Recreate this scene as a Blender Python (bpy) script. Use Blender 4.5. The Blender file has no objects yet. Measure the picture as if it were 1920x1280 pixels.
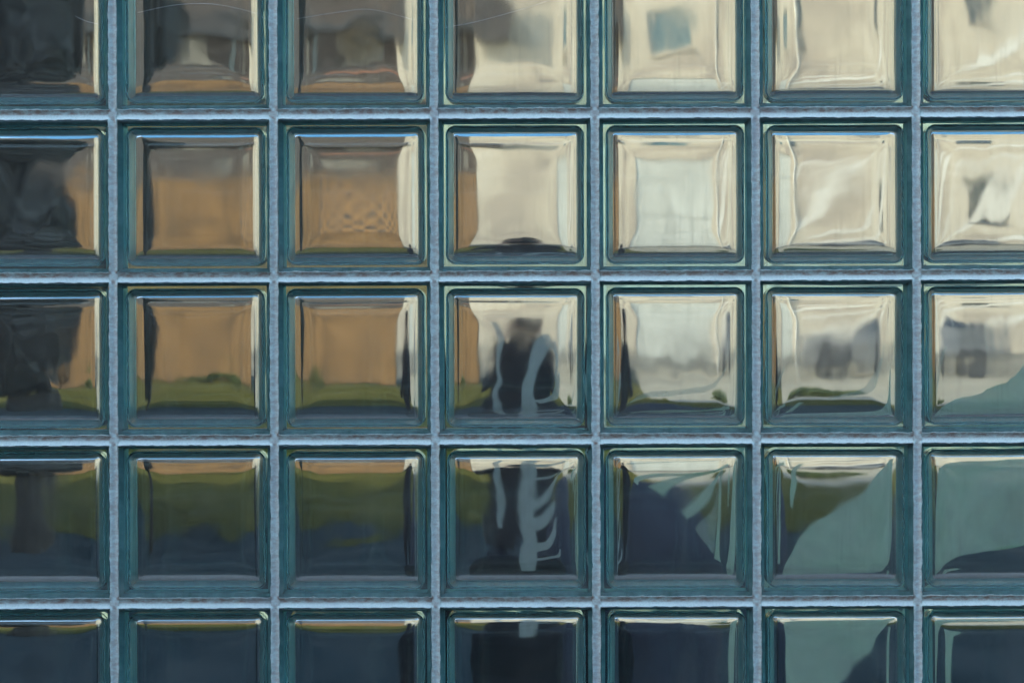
import bpy, bmesh, math, random
import numpy as np
from mathutils import Vector, Matrix
R = math.radians
sc = bpy.context.scene
col = sc.collection

# ------------------------------------------------------------------ camera
S = 0.0006656            # metres on the wall per photo pixel
CX, CZ, CD = 0.055, 1.603, 3.0
cam_d = bpy.data.cameras.new('camera'); cam = bpy.data.objects.new('camera', cam_d); col.objects.link(cam)
cam.location = (CX, -CD, CZ)
cam.rotation_euler = (R(90), R(0.2), 0)
cam_d.sensor_width = 36.0
cam_d.lens = 36.0 * CD / (1920 * S)
cam_d.shift_x = -CX / (1920 * S)
cam_d.shift_y = -(CZ - 1.55) / (1920 * S)
cam_d.clip_end = 500
cam_d.clip_start = 0.05
cam_d.dof.use_dof = True
cam_d.dof.focus_distance = 3.06
cam_d.dof.aperture_fstop = 11.0
sc.camera = cam

# ------------------------------------------------------------------ world, sun
SUN_EL, SUN_AZ = 24.0, 70.0     # sun stands to the left, a little behind the camera
w = bpy.data.worlds.new('World'); sc.world = w; w.use_nodes = True
nt = w.node_tree; nt.nodes.clear()
sky = nt.nodes.new('ShaderNodeTexSky'); sky.sky_type = 'NISHITA'; sky.sun_disc = False
sky.sun_elevation = R(SUN_EL); sky.sun_rotation = R(180 + SUN_AZ)
bg = nt.nodes.new('ShaderNodeBackground'); bg.inputs[1].default_value = 0.15
wo = nt.nodes.new('ShaderNodeOutputWorld')
nt.links.new(sky.outputs[0], bg.inputs[0]); nt.links.new(bg.outputs[0], wo.inputs[0])
sl = bpy.data.lights.new('sun', 'SUN'); sl.energy = 2.0; sl.angle = R(0.5); sl.color = (1.0, 0.90, 0.76)
so = bpy.data.objects.new('sun', sl); col.objects.link(so)
tdir = Vector((math.sin(R(SUN_AZ)) * math.cos(R(SUN_EL)), math.cos(R(SUN_AZ)) * math.cos(R(SUN_EL)), -math.sin(R(SUN_EL))))
so.rotation_euler = tdir.to_track_quat('-Z', 'Y').to_euler(); so.location = (-5, -20, 12)
sc.view_settings.view_transform = 'Standard'; sc.view_settings.look = 'None'
sc.view_settings.exposure = 2.2; sc.view_settings.gamma = 1.0
cy = sc.cycles
cy.max_bounces = 28; cy.transmission_bounces = 28; cy.glossy_bounces = 8; cy.diffuse_bounces = 4
cy.transparent_max_bounces = 12; cy.use_denoising = True; cy.blur_glossy = 0.3
cy.sample_clamp_indirect = 6.0; cy.caustics_refractive = True; cy.caustics_reflective = True

# ------------------------------------------------------------------ helpers
def P(px, py, L=0.0):
    """the point of the plane L metres behind the wall's front that the photo shows at px, py"""
    k = (CD + L) / CD
    return CX + ((px - 960) * S - CX) * k, CZ + ((1.55 - (py - 640) * S) - CZ) * k

def tag(o, label=None, cat=None, group=None, kind=None):
    for k, v in (('label', label), ('category', cat), ('group', group), ('kind', kind)):
        if v: o[k] = v
    return o

def empty(name, loc=(0, 0, 0), rz=0.0):
    o = bpy.data.objects.new(name, None); col.objects.link(o)
    o.location = loc; o.rotation_euler = (0, 0, rz); o.empty_display_size = 0.1
    return o

def obj(name, bm, m, parent=None, smooth=False, bevel=0.0):
    if bevel:
        bmesh.ops.bevel(bm, geom=[e for e in bm.edges], offset=bevel, segments=2, affect='EDGES', profile=0.6)
    me = bpy.data.meshes.new(name)
    bm.to_mesh(me); bm.free()
    for mm in (m if isinstance(m, (list, tuple)) else [m]): me.materials.append(mm)
    if smooth:
        for p in me.polygons: p.use_smooth = True
    o = bpy.data.objects.new(name, me); col.objects.link(o)
    if parent: o.parent = parent
    return o

def box(bm, x0, x1, y0, y1, z0, z1, mi=0):
    v = [bm.verts.new((x, y, z)) for x in (x0, x1) for y in (y0, y1) for z in (z0, z1)]
    for f in ((0, 1, 3, 2), (4, 6, 7, 5), (0, 4, 5, 1), (2, 3, 7, 6), (0, 2, 6, 4), (1, 5, 7, 3)):
        fc = bm.faces.new([v[i] for i in f]); fc.material_index = mi
    return v

def cyl(bm, p0, p1, r0, r1=None, n=16, caps=True):
    r1 = r0 if r1 is None else r1
    p0, p1 = Vector(p0), Vector(p1); a = (p1 - p0).normalized()
    u = a.orthogonal().normalized(); t = a.cross(u)
    ra = []; rb = []
    for i in range(n):
        c, s = math.cos(2 * math.pi * i / n), math.sin(2 * math.pi * i / n)
        ra.append(bm.verts.new(p0 + (u * c + t * s) * r0)); rb.append(bm.verts.new(p1 + (u * c + t * s) * r1))
    for i in range(n):
        j = (i + 1) % n; bm.faces.new((ra[i], ra[j], rb[j], rb[i]))
    if caps: bm.faces.new(ra[::-1]); bm.faces.new(rb)

def NB(): return bmesh.new()

# ------------------------------------------------------------------ materials
class NT:
    def __init__(s, name):
        s.m = bpy.data.materials.new(name); s.m.use_nodes = True
        s.t = s.m.node_tree; s.t.nodes.clear(); s.out = s.t.nodes.new('ShaderNodeOutputMaterial')
    def n(s, ty, **kw):
        o = s.t.nodes.new(ty)
        for k, v in kw.items():
            if k in o.inputs: o.inputs[k].default_value = v
            else: setattr(o, k, v)
        return o
    def l(s, a, b): s.t.links.new(a, b)
    def coord(s, scale=(1, 1, 1), out='Object'):
        c = s.n('ShaderNodeTexCoord'); mp = s.n('ShaderNodeMapping'); mp.inputs['Scale'].default_value = scale
        s.l(c.outputs[out], mp.inputs[0]); return mp.outputs[0]
    def noise(s, vec, scale, detail=4, rough=0.55, dist=0.0):
        o = s.n('ShaderNodeTexNoise'); o.inputs['Scale'].default_value = scale
        o.inputs['Detail'].default_value = detail; o.inputs['Roughness'].default_value = rough
        o.inputs['Distortion'].default_value = dist; s.l(vec, o.inputs['Vector']); return o.outputs[0]
    def ramp(s, fac, stops):
        o = s.n('ShaderNodeValToRGB'); cr = o.color_ramp
        while len(cr.elements) < len(stops): cr.elements.new(0.5)
        for e, (p, c) in zip(cr.elements, stops):
            e.position = p; e.color = (*c, 1) if len(c) == 3 else c
        s.l(fac, o.inputs[0]); return o.outputs[0]

def mat_noise(name, stops, scale=4, rough=0.85, bump=0.0, stretch=(1, 1, 1), detail=5, spec=0.3, dist=0.0, bscale=None, metal=0.0):
    n = NT(name); v = n.coord(stretch); f = n.noise(v, scale, detail, 0.6, dist)
    p = n.n('ShaderNodeBsdfPrincipled'); p.inputs['Roughness'].default_value = rough
    p.inputs['Specular IOR Level'].default_value = spec; p.inputs['Metallic'].default_value = metal
    n.l(n.ramp(f, stops), p.inputs['Base Color'])
    if bump:
        b = n.n('ShaderNodeBump'); b.inputs['Distance'].default_value = bump; b.inputs['Strength'].default_value = 0.8
        n.l(n.noise(v, bscale or scale * 3, 5), b.inputs['Height']); n.l(b.outputs[0], p.inputs['Normal'])
    n.l(p.outputs[0], n.out.inputs[0]); return n.m

def mat_glass_block():
    n = NT('pressed green glass')
    g = n.n('ShaderNodeBsdfGlass'); g.inputs['IOR'].default_value = 1.52; g.inputs['Roughness'].default_value = 0.0
    g.inputs['Color'].default_value = (0.98, 0.985, 0.975, 1)
    d = n.n('ShaderNodeBsdfDiffuse'); d.inputs['Color'].default_value = (0.36, 0.33, 0.28, 1)
    v = n.coord(); f = n.noise(v, 9, 5, 0.6)
    ra = n.n('ShaderNodeMapRange'); ra.inputs[1].default_value = 0.35; ra.inputs[2].default_value = 0.7
    ra.inputs[3].default_value = 0.015; ra.inputs[4].default_value = 0.078; n.l(n.noise(n.coord((1, 1, .6)), 22, 4, 0.6), ra.inputs[0]); n.l(ra.outputs[0], g.inputs['Roughness'])
    v2 = n.coord((1, 1, 1)); f2 = n.noise(v2, 900, 2, 0.5)
    a = n.n('ShaderNodeMapRange'); a.inputs[1].default_value = 0.35; a.inputs[2].default_value = 0.75
    a.inputs[3].default_value = 0.006; a.inputs[4].default_value = 0.06; n.l(f, a.inputs[0])
    b = n.n('ShaderNodeMapRange'); b.inputs[1].default_value = 0.73; b.inputs[2].default_value = 0.80
    b.inputs[3].default_value = 0.0; b.inputs[4].default_value = 0.12; n.l(f2, b.inputs[0])
    s = n.n('ShaderNodeMath', operation='ADD'); n.l(a.outputs[0], s.inputs[0]); n.l(b.outputs[0], s.inputs[1])
    co = n.n('ShaderNodeTexCoord'); sx = n.n('ShaderNodeSeparateXYZ'); n.l(co.outputs['Object'], sx.inputs[0])
    low = n.n('ShaderNodeMapRange'); low.inputs[1].default_value = -0.060; low.inputs[2].default_value = -0.094; low.inputs[3].default_value = 0.0; low.inputs[4].default_value = 0.42
    n.l(sx.outputs['Z'], low.inputs[0]); ln = n.n('ShaderNodeMath', operation='MULTIPLY'); n.l(low.outputs[0], ln.inputs[0]); n.l(n.noise(v, 45, 5, 0.7), ln.inputs[1])
    dr = n.n('ShaderNodeMapRange'); dr.inputs[1].default_value = 0.60; dr.inputs[2].default_value = 0.78; dr.inputs[3].default_value = 0.0; dr.inputs[4].default_value = 0.10
    n.l(n.noise(n.coord((1, 1, .06)), 130, 3, 0.6), dr.inputs[0])
    s1 = n.n('ShaderNodeMath', operation='ADD'); n.l(s.outputs[0], s1.inputs[0]); n.l(ln.outputs[0], s1.inputs[1])
    s = n.n2 = n.n('ShaderNodeMath', operation='ADD'); n.l(s1.outputs[0], s.inputs[0]); n.l(dr.outputs[0], s.inputs[1])
    mx = n.n('ShaderNodeMixShader'); n.l(s.outputs[0], mx.inputs[0]); n.l(g.outputs[0], mx.inputs[1]); n.l(d.outputs[0], mx.inputs[2])
    n.l(mx.outputs[0], n.out.inputs['Surface'])
    ab = n.n('ShaderNodeVolumeAbsorption'); ab.inputs['Color'].default_value = (0.0, 0.66, 0.62, 1)
    ab.inputs['Density'].default_value = 8.5
    n.l(ab.outputs[0], n.out.inputs['Volume']); return n.m

def mat_mortar():
    n = NT('pale cement mortar'); v = n.coord()
    big = n.noise(v, 14, 5, 0.6); fine = n.noise(v, 420, 4, 0.7); mid = n.noise(n.coord((1, 1, 2.2)), 95, 4, 0.65)
    base = n.ramp(fine, [(0.25, (0.56, 0.71, 0.65)), (0.5, (0.70, 0.86, 0.79)), (0.75, (0.79, 0.93, 0.86))])
    # down-facing joint halves browned: warm ground light put into colour, plus speckled dirt
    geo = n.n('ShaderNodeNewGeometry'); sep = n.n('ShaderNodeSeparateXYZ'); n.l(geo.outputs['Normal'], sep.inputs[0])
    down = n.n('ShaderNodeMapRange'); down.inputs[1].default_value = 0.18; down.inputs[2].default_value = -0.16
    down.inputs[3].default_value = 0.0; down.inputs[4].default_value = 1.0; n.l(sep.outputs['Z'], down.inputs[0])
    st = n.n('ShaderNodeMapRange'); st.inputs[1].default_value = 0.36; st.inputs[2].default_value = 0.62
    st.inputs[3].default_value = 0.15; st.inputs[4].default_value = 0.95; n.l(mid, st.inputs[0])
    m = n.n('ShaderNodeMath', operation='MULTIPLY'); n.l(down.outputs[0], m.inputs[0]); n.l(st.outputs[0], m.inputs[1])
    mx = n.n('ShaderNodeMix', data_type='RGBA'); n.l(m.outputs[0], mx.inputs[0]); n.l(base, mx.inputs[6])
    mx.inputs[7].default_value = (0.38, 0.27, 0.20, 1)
    # faint general staining
    mx2 = n.n('ShaderNodeMix', data_type='RGBA'); s2 = n.n('ShaderNodeMapRange'); s2.inputs[1].default_value = 0.5
    s2.inputs[2].default_value = 0.8; s2.inputs[3].default_value = 0.0; s2.inputs[4].default_value = 0.45
    n.l(big, s2.inputs[0]); n.l(s2.outputs[0], mx2.inputs[0]); n.l(mx.outputs[2], mx2.inputs[6]); mx2.inputs[7].default_value = (0.42, 0.43, 0.45, 1)
    p = n.n('ShaderNodeBsdfPrincipled'); p.inputs['Roughness'].default_value = 0.95; p.inputs['Specular IOR Level'].default_value = 0.15
    n.l(mx2.outputs[2], p.inputs['Base Color'])
    b = n.n('ShaderNodeBump'); b.inputs['Distance'].default_value = 0.0004; b.inputs['Strength'].default_value = 0.7
    n.l(fine, b.inputs['Height']); n.l(b.outputs[0], p.inputs['Normal'])
    n.l(p.outputs[0], n.out.inputs[0]); return n.m

def mat_film(op=0.80, name='pale frosted film', tint=((0.76, 0.95, 0.78), (0.86, 0.98, 0.85))):
    n = NT(name); v = n.coord((1, 1, 1)); f = n.noise(v, 12, 4)
    d = n.n('ShaderNodeBsdfDiffuse'); t = n.n('ShaderNodeBsdfTranslucent'); tr = n.n('ShaderNodeBsdfTransparent')
    c = n.ramp(f, [(0.3, tint[0]), (0.7, tint[1])]); n.l(c, d.inputs[0]); n.l(c, t.inputs[0])
    a = n.n('ShaderNodeMixShader'); a.inputs[0].default_value = 0.5; n.l(d.outputs[0], a.inputs[1]); n.l(t.outputs[0], a.inputs[2])
    b = n.n('ShaderNodeMixShader'); bo = n.n('ShaderNodeMapRange'); bo.inputs[1].default_value = 0.30; bo.inputs[2].default_value = 0.66; bo.inputs[3].default_value = op * 0.62; bo.inputs[4].default_value = min(1, op * 1.15)
    n.l(n.noise(n.coord((1, 1, 1)), 5.5, 6, 0.6, 1.5), bo.inputs[0]); n.l(bo.outputs[0], b.inputs[0]); n.l(tr.outputs[0], b.inputs[1]); n.l(a.outputs[0], b.inputs[2])
    n.l(b.outputs[0], n.out.inputs[0]); return n.m

def mat_sky_screen():
    n = NT('blue translucent canopy sheet'); d = n.n('ShaderNodeBsdfDiffuse'); t = n.n('ShaderNodeBsdfTranslucent')
    c = n.ramp(n.noise(n.coord(), 2, 4), [(0.3, (0.34, 0.64, 0.76)), (0.7, (0.46, 0.76, 0.88))]); n.l(c, d.inputs[0]); n.l(c, t.inputs[0])
    a = n.n('ShaderNodeMixShader'); a.inputs[0].default_value = 0.85; n.l(d.outputs[0], a.inputs[1]); n.l(t.outputs[0], a.inputs[2])
    n.l(a.outputs[0], n.out.inputs[0]); return n.m
def mat_pane():
    n = NT('clear sheet glass'); g = n.n('ShaderNodeBsdfGlass'); g.inputs['IOR'].default_value = 1.5; g.inputs['Roughness'].default_value = 0
    n.l(g.outputs[0], n.out.inputs[0]); return n.m

def mat_window(col_=(0.03, 0.035, 0.04)):
    n = NT('dark window glass'); p = n.n('ShaderNodeBsdfPrincipled'); p.inputs['Base Color'].default_value = (*col_, 1)
    p.inputs['Roughness'].default_value = 0.08; p.inputs['Specular IOR Level'].default_value = 0.6
    n.l(p.outputs[0], n.out.inputs[0]); return n.m

def mat_coat():
    n = NT('grey edge coating behind glass'); v = n.coord(); p = n.n('ShaderNodeBsdfDiffuse')
    cc = n.ramp(n.noise(n.coord((1, 1, 1)), 60, 5, 0.65), [(0.3, (0.40, 0.82, 0.86)), (0.55, (0.54, 0.93, 0.96)), (0.75, (0.66, 0.97, 0.99))])
    n.l(cc, p.inputs[0]); gl = n.n('ShaderNodeBsdfGlossy'); gl.inputs['Roughness'].default_value = 0.28; n.l(cc, gl.inputs[0])
    mm = n.n('ShaderNodeMixShader'); mm.inputs[0].default_value = 0.22; n.l(p.outputs[0], mm.inputs[1]); n.l(gl.outputs[0], mm.inputs[2])
    n.l(mm.outputs[0], n.out.inputs[0]); return n.m
M = dict(
    coat=mat_coat(), groove=mat_noise('shaded coat slope', [(0.3, (0.12, 0.28, 0.27)), (0.7, (0.32, 0.58, 0.58))], 40, 0.95, spec=0.05),  # darker coat on the key slopes, groove shadow put into its colour
    block=mat_glass_block(), mortar=mat_mortar(), film=mat_film(), stemfilm=mat_film(0.60, 'grey white film', ((0.74, 0.84, 0.80), (0.86, 0.93, 0.90))), thinfilm=mat_film(0.30, 'thin milky film'), pane=mat_pane(),
    asphalt=mat_noise('asphalt', [(0.3, (0.014, 0.022, 0.024)), (0.48, (0.028, 0.040, 0.043)), (0.70, (0.056, 0.062, 0.060))], 1.1, 1.0, 0.004, bscale=60, spec=0.0, dist=0.6),
    grass_soil=mat_noise('lawn soil and turf', [(0.3, (0.028, 0.027, 0.011)), (0.5, (0.068, 0.066, 0.017)), (0.72, (0.13, 0.112, 0.038))], 0.45, 1.0, 0.02, bscale=30, spec=0.02),
    grass=mat_noise('grass blades', [(0.3, (0.028, 0.032, 0.009)), (0.7, (0.11, 0.10, 0.025))], 0.6, 0.9, spec=0.05),
    paving=mat_noise('sandy paving', [(0.3, (0.20, 0.18, 0.135)), (0.7, (0.28, 0.255, 0.195))], 2, 0.9, 0.003),
    pavers=mat_noise('pinkish paving', [(0.3, (0.20, 0.155, 0.13)), (0.7, (0.32, 0.25, 0.21))], 5, 0.9, 0.003),
    cream=mat_noise('stained cream render', [(0.30, (0.22, 0.19, 0.16)), (0.42, (0.36, 0.295, 0.225)), (0.52, (0.44, 0.37, 0.275)), (0.72, (0.52, 0.45, 0.355))], 0.42, 0.9, 0.004, bscale=12, dist=0.8, stretch=(1, 1, 0.7)),
    mint=mat_noise('pale mint paint', [(0.3, (0.41, 0.39, 0.33)), (0.7, (0.50, 0.485, 0.42))], 1.5, 0.6),
    trim=mat_noise('white painted trim', [(0.3, (0.62, 0.60, 0.54)), (0.7, (0.72, 0.70, 0.64))], 2, 0.6),
    darkwall=mat_noise('weathered grey brown cladding', [(0.3, (0.035, 0.029, 0.026)), (0.5, (0.065, 0.056, 0.051)), (0.7, (0.12, 0.105, 0.096))], 0.9, 0.9, 0.004, stretch=(1, 1, 4)),
    greypanel=mat_noise('grey panel', [(0.3, (0.12, 0.115, 0.10)), (0.7, (0.20, 0.185, 0.16))], 1.5, 0.8),
    roof=mat_noise('grey roof sheet', [(0.3, (0.10, 0.10, 0.10)), (0.7, (0.16, 0.155, 0.15))], 2, 0.8),
    timber=mat_noise('orange brown timber', [(0.30, (0.075, 0.048, 0.026)), (0.45, (0.15, 0.085, 0.038)), (0.56, (0.21, 0.115, 0.046)), (0.75, (0.29, 0.165, 0.075))], 0.75, 0.85, 0.003, stretch=(1, 1, 0.55), dist=1.0, detail=8),
    bark=mat_noise('dark bark', [(0.3, (0.03, 0.024, 0.018)), (0.7, (0.075, 0.06, 0.048))], 9, 0.95, 0.01, stretch=(1, 1, 0.3)),
    leaves=mat_noise('dark evergreen leaves', [(0.3, (0.050, 0.043, 0.033)), (0.7, (0.115, 0.098, 0.078))], 2.5, 0.7),
    shrub=mat_noise('green shrub leaves', [(0.3, (0.04, 0.06, 0.012)), (0.7, (0.10, 0.12, 0.03))], 3, 0.7),
    carpaint=mat_noise('grey car paint', [(0.3, (0.13, 0.127, 0.12)), (0.7, (0.16, 0.155, 0.15))], 1, 0.4, spec=0.4, metal=0.1),
    rubber=mat_noise('tyre rubber', [(0.3, (0.018, 0.018, 0.02)), (0.7, (0.03, 0.03, 0.032))], 8, 0.9),
    alloy=mat_noise('wheel metal', [(0.3, (0.06, 0.06, 0.06)), (0.7, (0.09, 0.09, 0.09))], 4, 0.6, metal=0.3),
    redlamp=mat_noise('red lamp plastic', [(0.3, (0.30, 0.02, 0.015)), (0.7, (0.35, 0.03, 0.02))], 4, 0.3),
    cloth=mat_noise('black cloth', [(0.3, (0.010, 0.011, 0.014)), (0.7, (0.022, 0.023, 0.028))], 20, 0.95, 0.003),
    jeans=mat_noise('dark navy trousers', [(0.3, (0.012, 0.015, 0.028)), (0.7, (0.022, 0.026, 0.045))], 25, 0.95, 0.002),
    skin=mat_noise('skin', [(0.3, (0.38, 0.22, 0.15)), (0.7, (0.46, 0.28, 0.20))], 12, 0.6),
    hair=mat_noise('dark hair', [(0.3, (0.012, 0.009, 0.007)), (0.7, (0.03, 0.022, 0.016))], 40, 0.7, 0.004, stretch=(1, 1, 0.2)),
    camera=mat_noise('black camera body', [(0.3, (0.01, 0.01, 0.01)), (0.7, (0.02, 0.02, 0.02))], 50, 0.5),
    bin=mat_noise('dull black plastic', [(0.3, (0.006, 0.007, 0.009)), (0.7, (0.011, 0.012, 0.015))], 6, 1.0, spec=0.03),
    tarp=mat_noise('navy tarpaulin', [(0.3, (0.020, 0.024, 0.034)), (0.7, (0.038, 0.043, 0.056))], 4, 0.9, 0.004, spec=0.1),
    screen_sheet=mat_sky_screen(),
    stripe=mat_noise('pale mottled stripe', [(0.3, (0.40, 0.35, 0.28)), (0.5, (0.53, 0.48, 0.40)), (0.7, (0.60, 0.56, 0.49))], 0.8, 0.8),
    lattice=mat_noise('fresh orange timber', [(0.3, (0.26, 0.14, 0.055)), (0.7, (0.36, 0.20, 0.085))], 3, 0.8),
    lens=mat_window((0.01, 0.01, 0.02)),
    window=mat_window(), teal=mat_window((0.06, 0.11, 0.12)),
    brick=mat_noise('red brown brick', [(0.3, (0.16, 0.085, 0.06)), (0.7, (0.24, 0.13, 0.095))], 3, 0.9, 0.004),
    darkbrick=mat_noise('plain dark brick', [(0.3, (0.045, 0.032, 0.026)), (0.7, (0.08, 0.056, 0.045))], 3, 0.9, 0.004),
    concrete=mat_noise('grey concrete', [(0.3, (0.28, 0.28, 0.27)), (0.7, (0.38, 0.38, 0.36))], 3, 0.9, 0.003),
    steel=mat_noise('dark painted steel', [(0.3, (0.03, 0.035, 0.04)), (0.7, (0.05, 0.055, 0.06))], 6, 0.5),
    silk=mat_noise('dusty spider silk', [(0.3, (0.6, 0.6, 0.58)), (0.7, (0.75, 0.75, 0.72))], 60, 0.6),
)

# ------------------------------------------------------------------ the glass block wall
PXW, PXH = 301.4, 305.2
def block_centre(i, j):            # i = course column 0..8 (1..7 in view), j = row 0..6 from the top (1..5 in view)
    return ((61.5 + PXW * (i - 1)) - 960) * S, 1.55 - ((59.5 + PXH * (j - 1)) - 640) * S
BW, BH, BD = 0.1905, 0.1905, 0.080

def smooth_noise(rng, U, V, n, lam):
    """sum of random plane waves, wavelength lam in units of U"""
    out = np.zeros_like(U)
    for _ in range(n):
        a = rng.uniform(0, 2 * math.pi); k = 2 * math.pi / (lam * rng.uniform(0.6, 1.6)); ph = rng.uniform(0, 2 * math.pi)
        out += rng.normal() * np.cos(k * (U * math.cos(a) + V * math.sin(a)) + ph)
    return out / math.sqrt(n)

def axis_samples(h, r, nflat, nr):
    """1D samples -h..h, dense over the fillets"""
    f = np.linspace(-(h - r), h - r, nflat)
    e = h - r + r * np.tan(np.linspace(0, math.pi / 4, nr + 1))[1:]
    return np.concatenate([-e[::-1], f, e])

def cube_grid(hx, hy, hz, r, nx, ny, nz, nr, ya=None):
    """quads of a cube surface as separate face sheets welded by rounding"""
    ax = axis_samples(hx, r, nx, nr); ay = axis_samples(hy, r, ny, nr) if ya is None else ya; az = axis_samples(hz, r, nz, nr)
    verts = {}; vl = []; faces = []
    def vid(p):
        k = (round(p[0] * 1e6), round(p[1] * 1e6), round(p[2] * 1e6))
        if k not in verts: verts[k] = len(vl); vl.append(p)
        return verts[k]
    def sheet(A, B, f, flip):
        g = [[vid(f(a, b)) for b in B] for a in A]
        for i in range(len(A) - 1):
            for j in range(len(B) - 1):
                q = (g[i][j], g[i + 1][j], g[i + 1][j + 1], g[i][j + 1])
                faces.append(q[::-1] if flip else q)
    sheet(ax, az, lambda a, b: (a, -hy, b), False); sheet(ax, az, lambda a, b: (a, hy, b), True)
    sheet(ay, az, lambda a, b: (hx, a, b), False); sheet(ay, az, lambda a, b: (-hx, a, b), True)
    sheet(ax, ay, lambda a, b: (a, b, hz), False); sheet(ax, ay, lambda a, b: (a, b, -hz), True)
    return np.array(vl), np.array(faces)

def round_box(p, h, r):
    h = np.array(h); core = np.maximum(h - r, 0)
    q = np.clip(p, -core, core); d = p - q
    n = np.linalg.norm(d, axis=1, keepdims=True); n[n == 0] = 1
    return q + r * d / n

CH = (BW / 2 - 0.0085, BD / 2 - 0.0075, BH / 2 - 0.0085)   # half size of the hollow
RC = 0.0125; YS = 0.0125 / 0.0090   # fillet radius in plan, and how much shallower it is in depth
CHS = (CH[0], CH[1] * YS, CH[2])
_ay = np.concatenate([axis_samples(CHS[1], RC, 7, 7)[:7], np.linspace(-(CHS[1] - RC), -0.007, 5), np.linspace(-0.006, 0.006, 11), np.linspace(0.007, CHS[1] - RC, 5), axis_samples(CHS[1], RC, 7, 7)[-7:]])
INNER = cube_grid(CHS[0], CHS[1], CHS[2], RC, 44, 7, 44, 7, ya=_ay)
_oy = np.concatenate([axis_samples(BD / 2, 0.0022, 5, 3)[:4], np.concatenate([np.linspace(-0.0300, -0.0240, 6), np.linspace(-0.021, 0.021, 9), np.linspace(0.0240, 0.0300, 6)]), axis_samples(BD / 2, 0.0022, 5, 3)[-4:]])
OUTER = cube_grid(BW / 2, BD / 2, BH / 2, 0.0022, 26, 8, 26, 3, ya=_oy)

def make_block(i, j):
    rng = np.random.default_rng(1000 + 37 * i + 101 * j)
    # hollow: rounded box whose faces swell inwards near the rim (pressed lens), plus press waviness
    p, f = INNER; q = round_box(p, CHS, RC); q[:, 1] /= YS
    u = q[:, 0] / (CH[0] - 0.006); v = q[:, 2] / (CH[2] - 0.006)
    amp = rng.uniform(0.75, 1.3); wk = 0.45 if (i, j) in ((2, 2), (3, 2)) else rng.uniform(0.7, 1.9)
    rc = 0.26; au, av = np.abs(u), np.abs(v)          # distance measured to a rounded square
    ex, ez = np.maximum(au - (1 - rc), 0), np.maximum(av - (1 - rc), 0)
    din = np.where((ex > 0) & (ez > 0), 1 - rc + np.hypot(ex, ez), np.maximum(au, av))
    soft = (au ** 10 + av ** 10 + 1e-12) ** 0.1; din = np.clip(0.5 * din + 0.5 * soft, 0, 1.06)
    prof = amp * 0.0024 * din ** 6
    wav = np.zeros(len(q))
    for sgn in (-1, 1):
        m = (q[:, 1] * sgn > 0)
        wv = 0.000042 * smooth_noise(rng, q[:, 0], q[:, 2], 7, 0.055) + 0.000005 * smooth_noise(rng, q[:, 0], q[:, 2], 9, 0.020)
        wv += 0.000007 * smooth_noise(rng, q[:, 0] * 2.2, q[:, 2] * 0.5, 5, 0.03)
        wav = np.where(m, wv * wk, wav)
    q = q.copy()
    q[:, 1] -= np.sign(q[:, 1]) * np.minimum(np.abs(q[:, 1]) / CH[1], 1) ** 2 * (prof + wav)
    seam = 0.0011 * np.exp(-(q[:, 1] / 0.0016) ** 2)
    sidew = 0.00009 * smooth_noise(rng, q[:, 1] + q[:, 0], q[:, 2] + 0.7 * q[:, 0], 7, 0.045)
    for ax in (0, 2):
        side = np.clip((np.abs(q[:, ax]) / CH[ax] - 0.9) * 10, 0, 1)
        q[:, ax] -= np.sign(q[:, ax]) * side * (seam + sidew)
    # outside: crisp arris, sides with a shallow key round the middle
    po, fo = OUTER; o = round_box(po, (BW / 2, BD / 2, BH / 2), 0.0022).copy()
    o[:, 1] += 0.000012 * smooth_noise(rng, o[:, 0], o[:, 2], 6, 0.08)
    for ax in (0, 2):
        side = np.clip((np.abs(o[:, ax]) / (BW / 2) - 0.97) * 33, 0, 1)
        key = np.clip((0.029 - np.abs(o[:, 1])) / 0.0045, 0, 1); key = key * key * (3 - 2 * key)
        o[:, ax] -= np.sign(o[:, ax]) * side * (0.0056 * key + 0.00006 * smooth_noise(rng, o[:, 1] * 0.4 + o[:, 0], o[:, 2] + 0.9 * o[:, 0], 6, 0.04))
    vs = np.vstack([o, q]); fs = np.vstack([fo, f[:, ::-1] + len(o)])
    me = bpy.data.meshes.new('glass_block')
    me.vertices.add(len(vs)); me.vertices.foreach_set('co', vs.astype(np.float32).ravel())
    me.loops.add(fs.size); me.loops.foreach_set('vertex_index', fs.astype(np.int32).ravel())
    me.polygons.add(len(fs)); me.polygons.foreach_set('loop_start', np.arange(0, fs.size, 4, dtype=np.int32))
    me.polygons.foreach_set('use_smooth', np.ones(len(fs), dtype=bool))
    me.materials.append(M['block']); me.materials.append(M['coat']); me.materials.append(M['groove'])
    fc = o[fo].mean(axis=1); side = ((np.abs(fc[:, 0]) > BW / 2 - 0.0063) | (np.abs(fc[:, 2]) > BH / 2 - 0.0063)) & (np.abs(fc[:, 1]) < BD / 2 - 0.0020)
    mi = np.zeros(len(fs), dtype=np.int32); mi[:len(fo)] = side
    e1 = o[fo[:, 1]] - o[fo[:, 0]]; e2 = o[fo[:, 3]] - o[fo[:, 0]]; nn = np.cross(e1, e2); nn /= np.linalg.norm(nn, axis=1, keepdims=True) + 1e-12
    mi[:len(fo)] = np.where(side & (np.abs(nn[:, 1]) > 0.15) & (np.abs(fc[:, 1]) < 0.032), 2, side)
    me.polygons.foreach_set('material_index', mi)
    me.update(); me.validate()
    ob = bpy.data.objects.new('glass_block', me); col.objects.link(ob)
    x, z = block_centre(i, j)
    ob.location = (x + rng.normal() * 0.0004, BD / 2 + rng.normal() * 0.0003, z + rng.normal() * 0.0003)
    ob.rotation_euler = (rng.normal() * 0.0012, rng.normal() * 0.0015, rng.normal() * 0.0012)
    return ob

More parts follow.
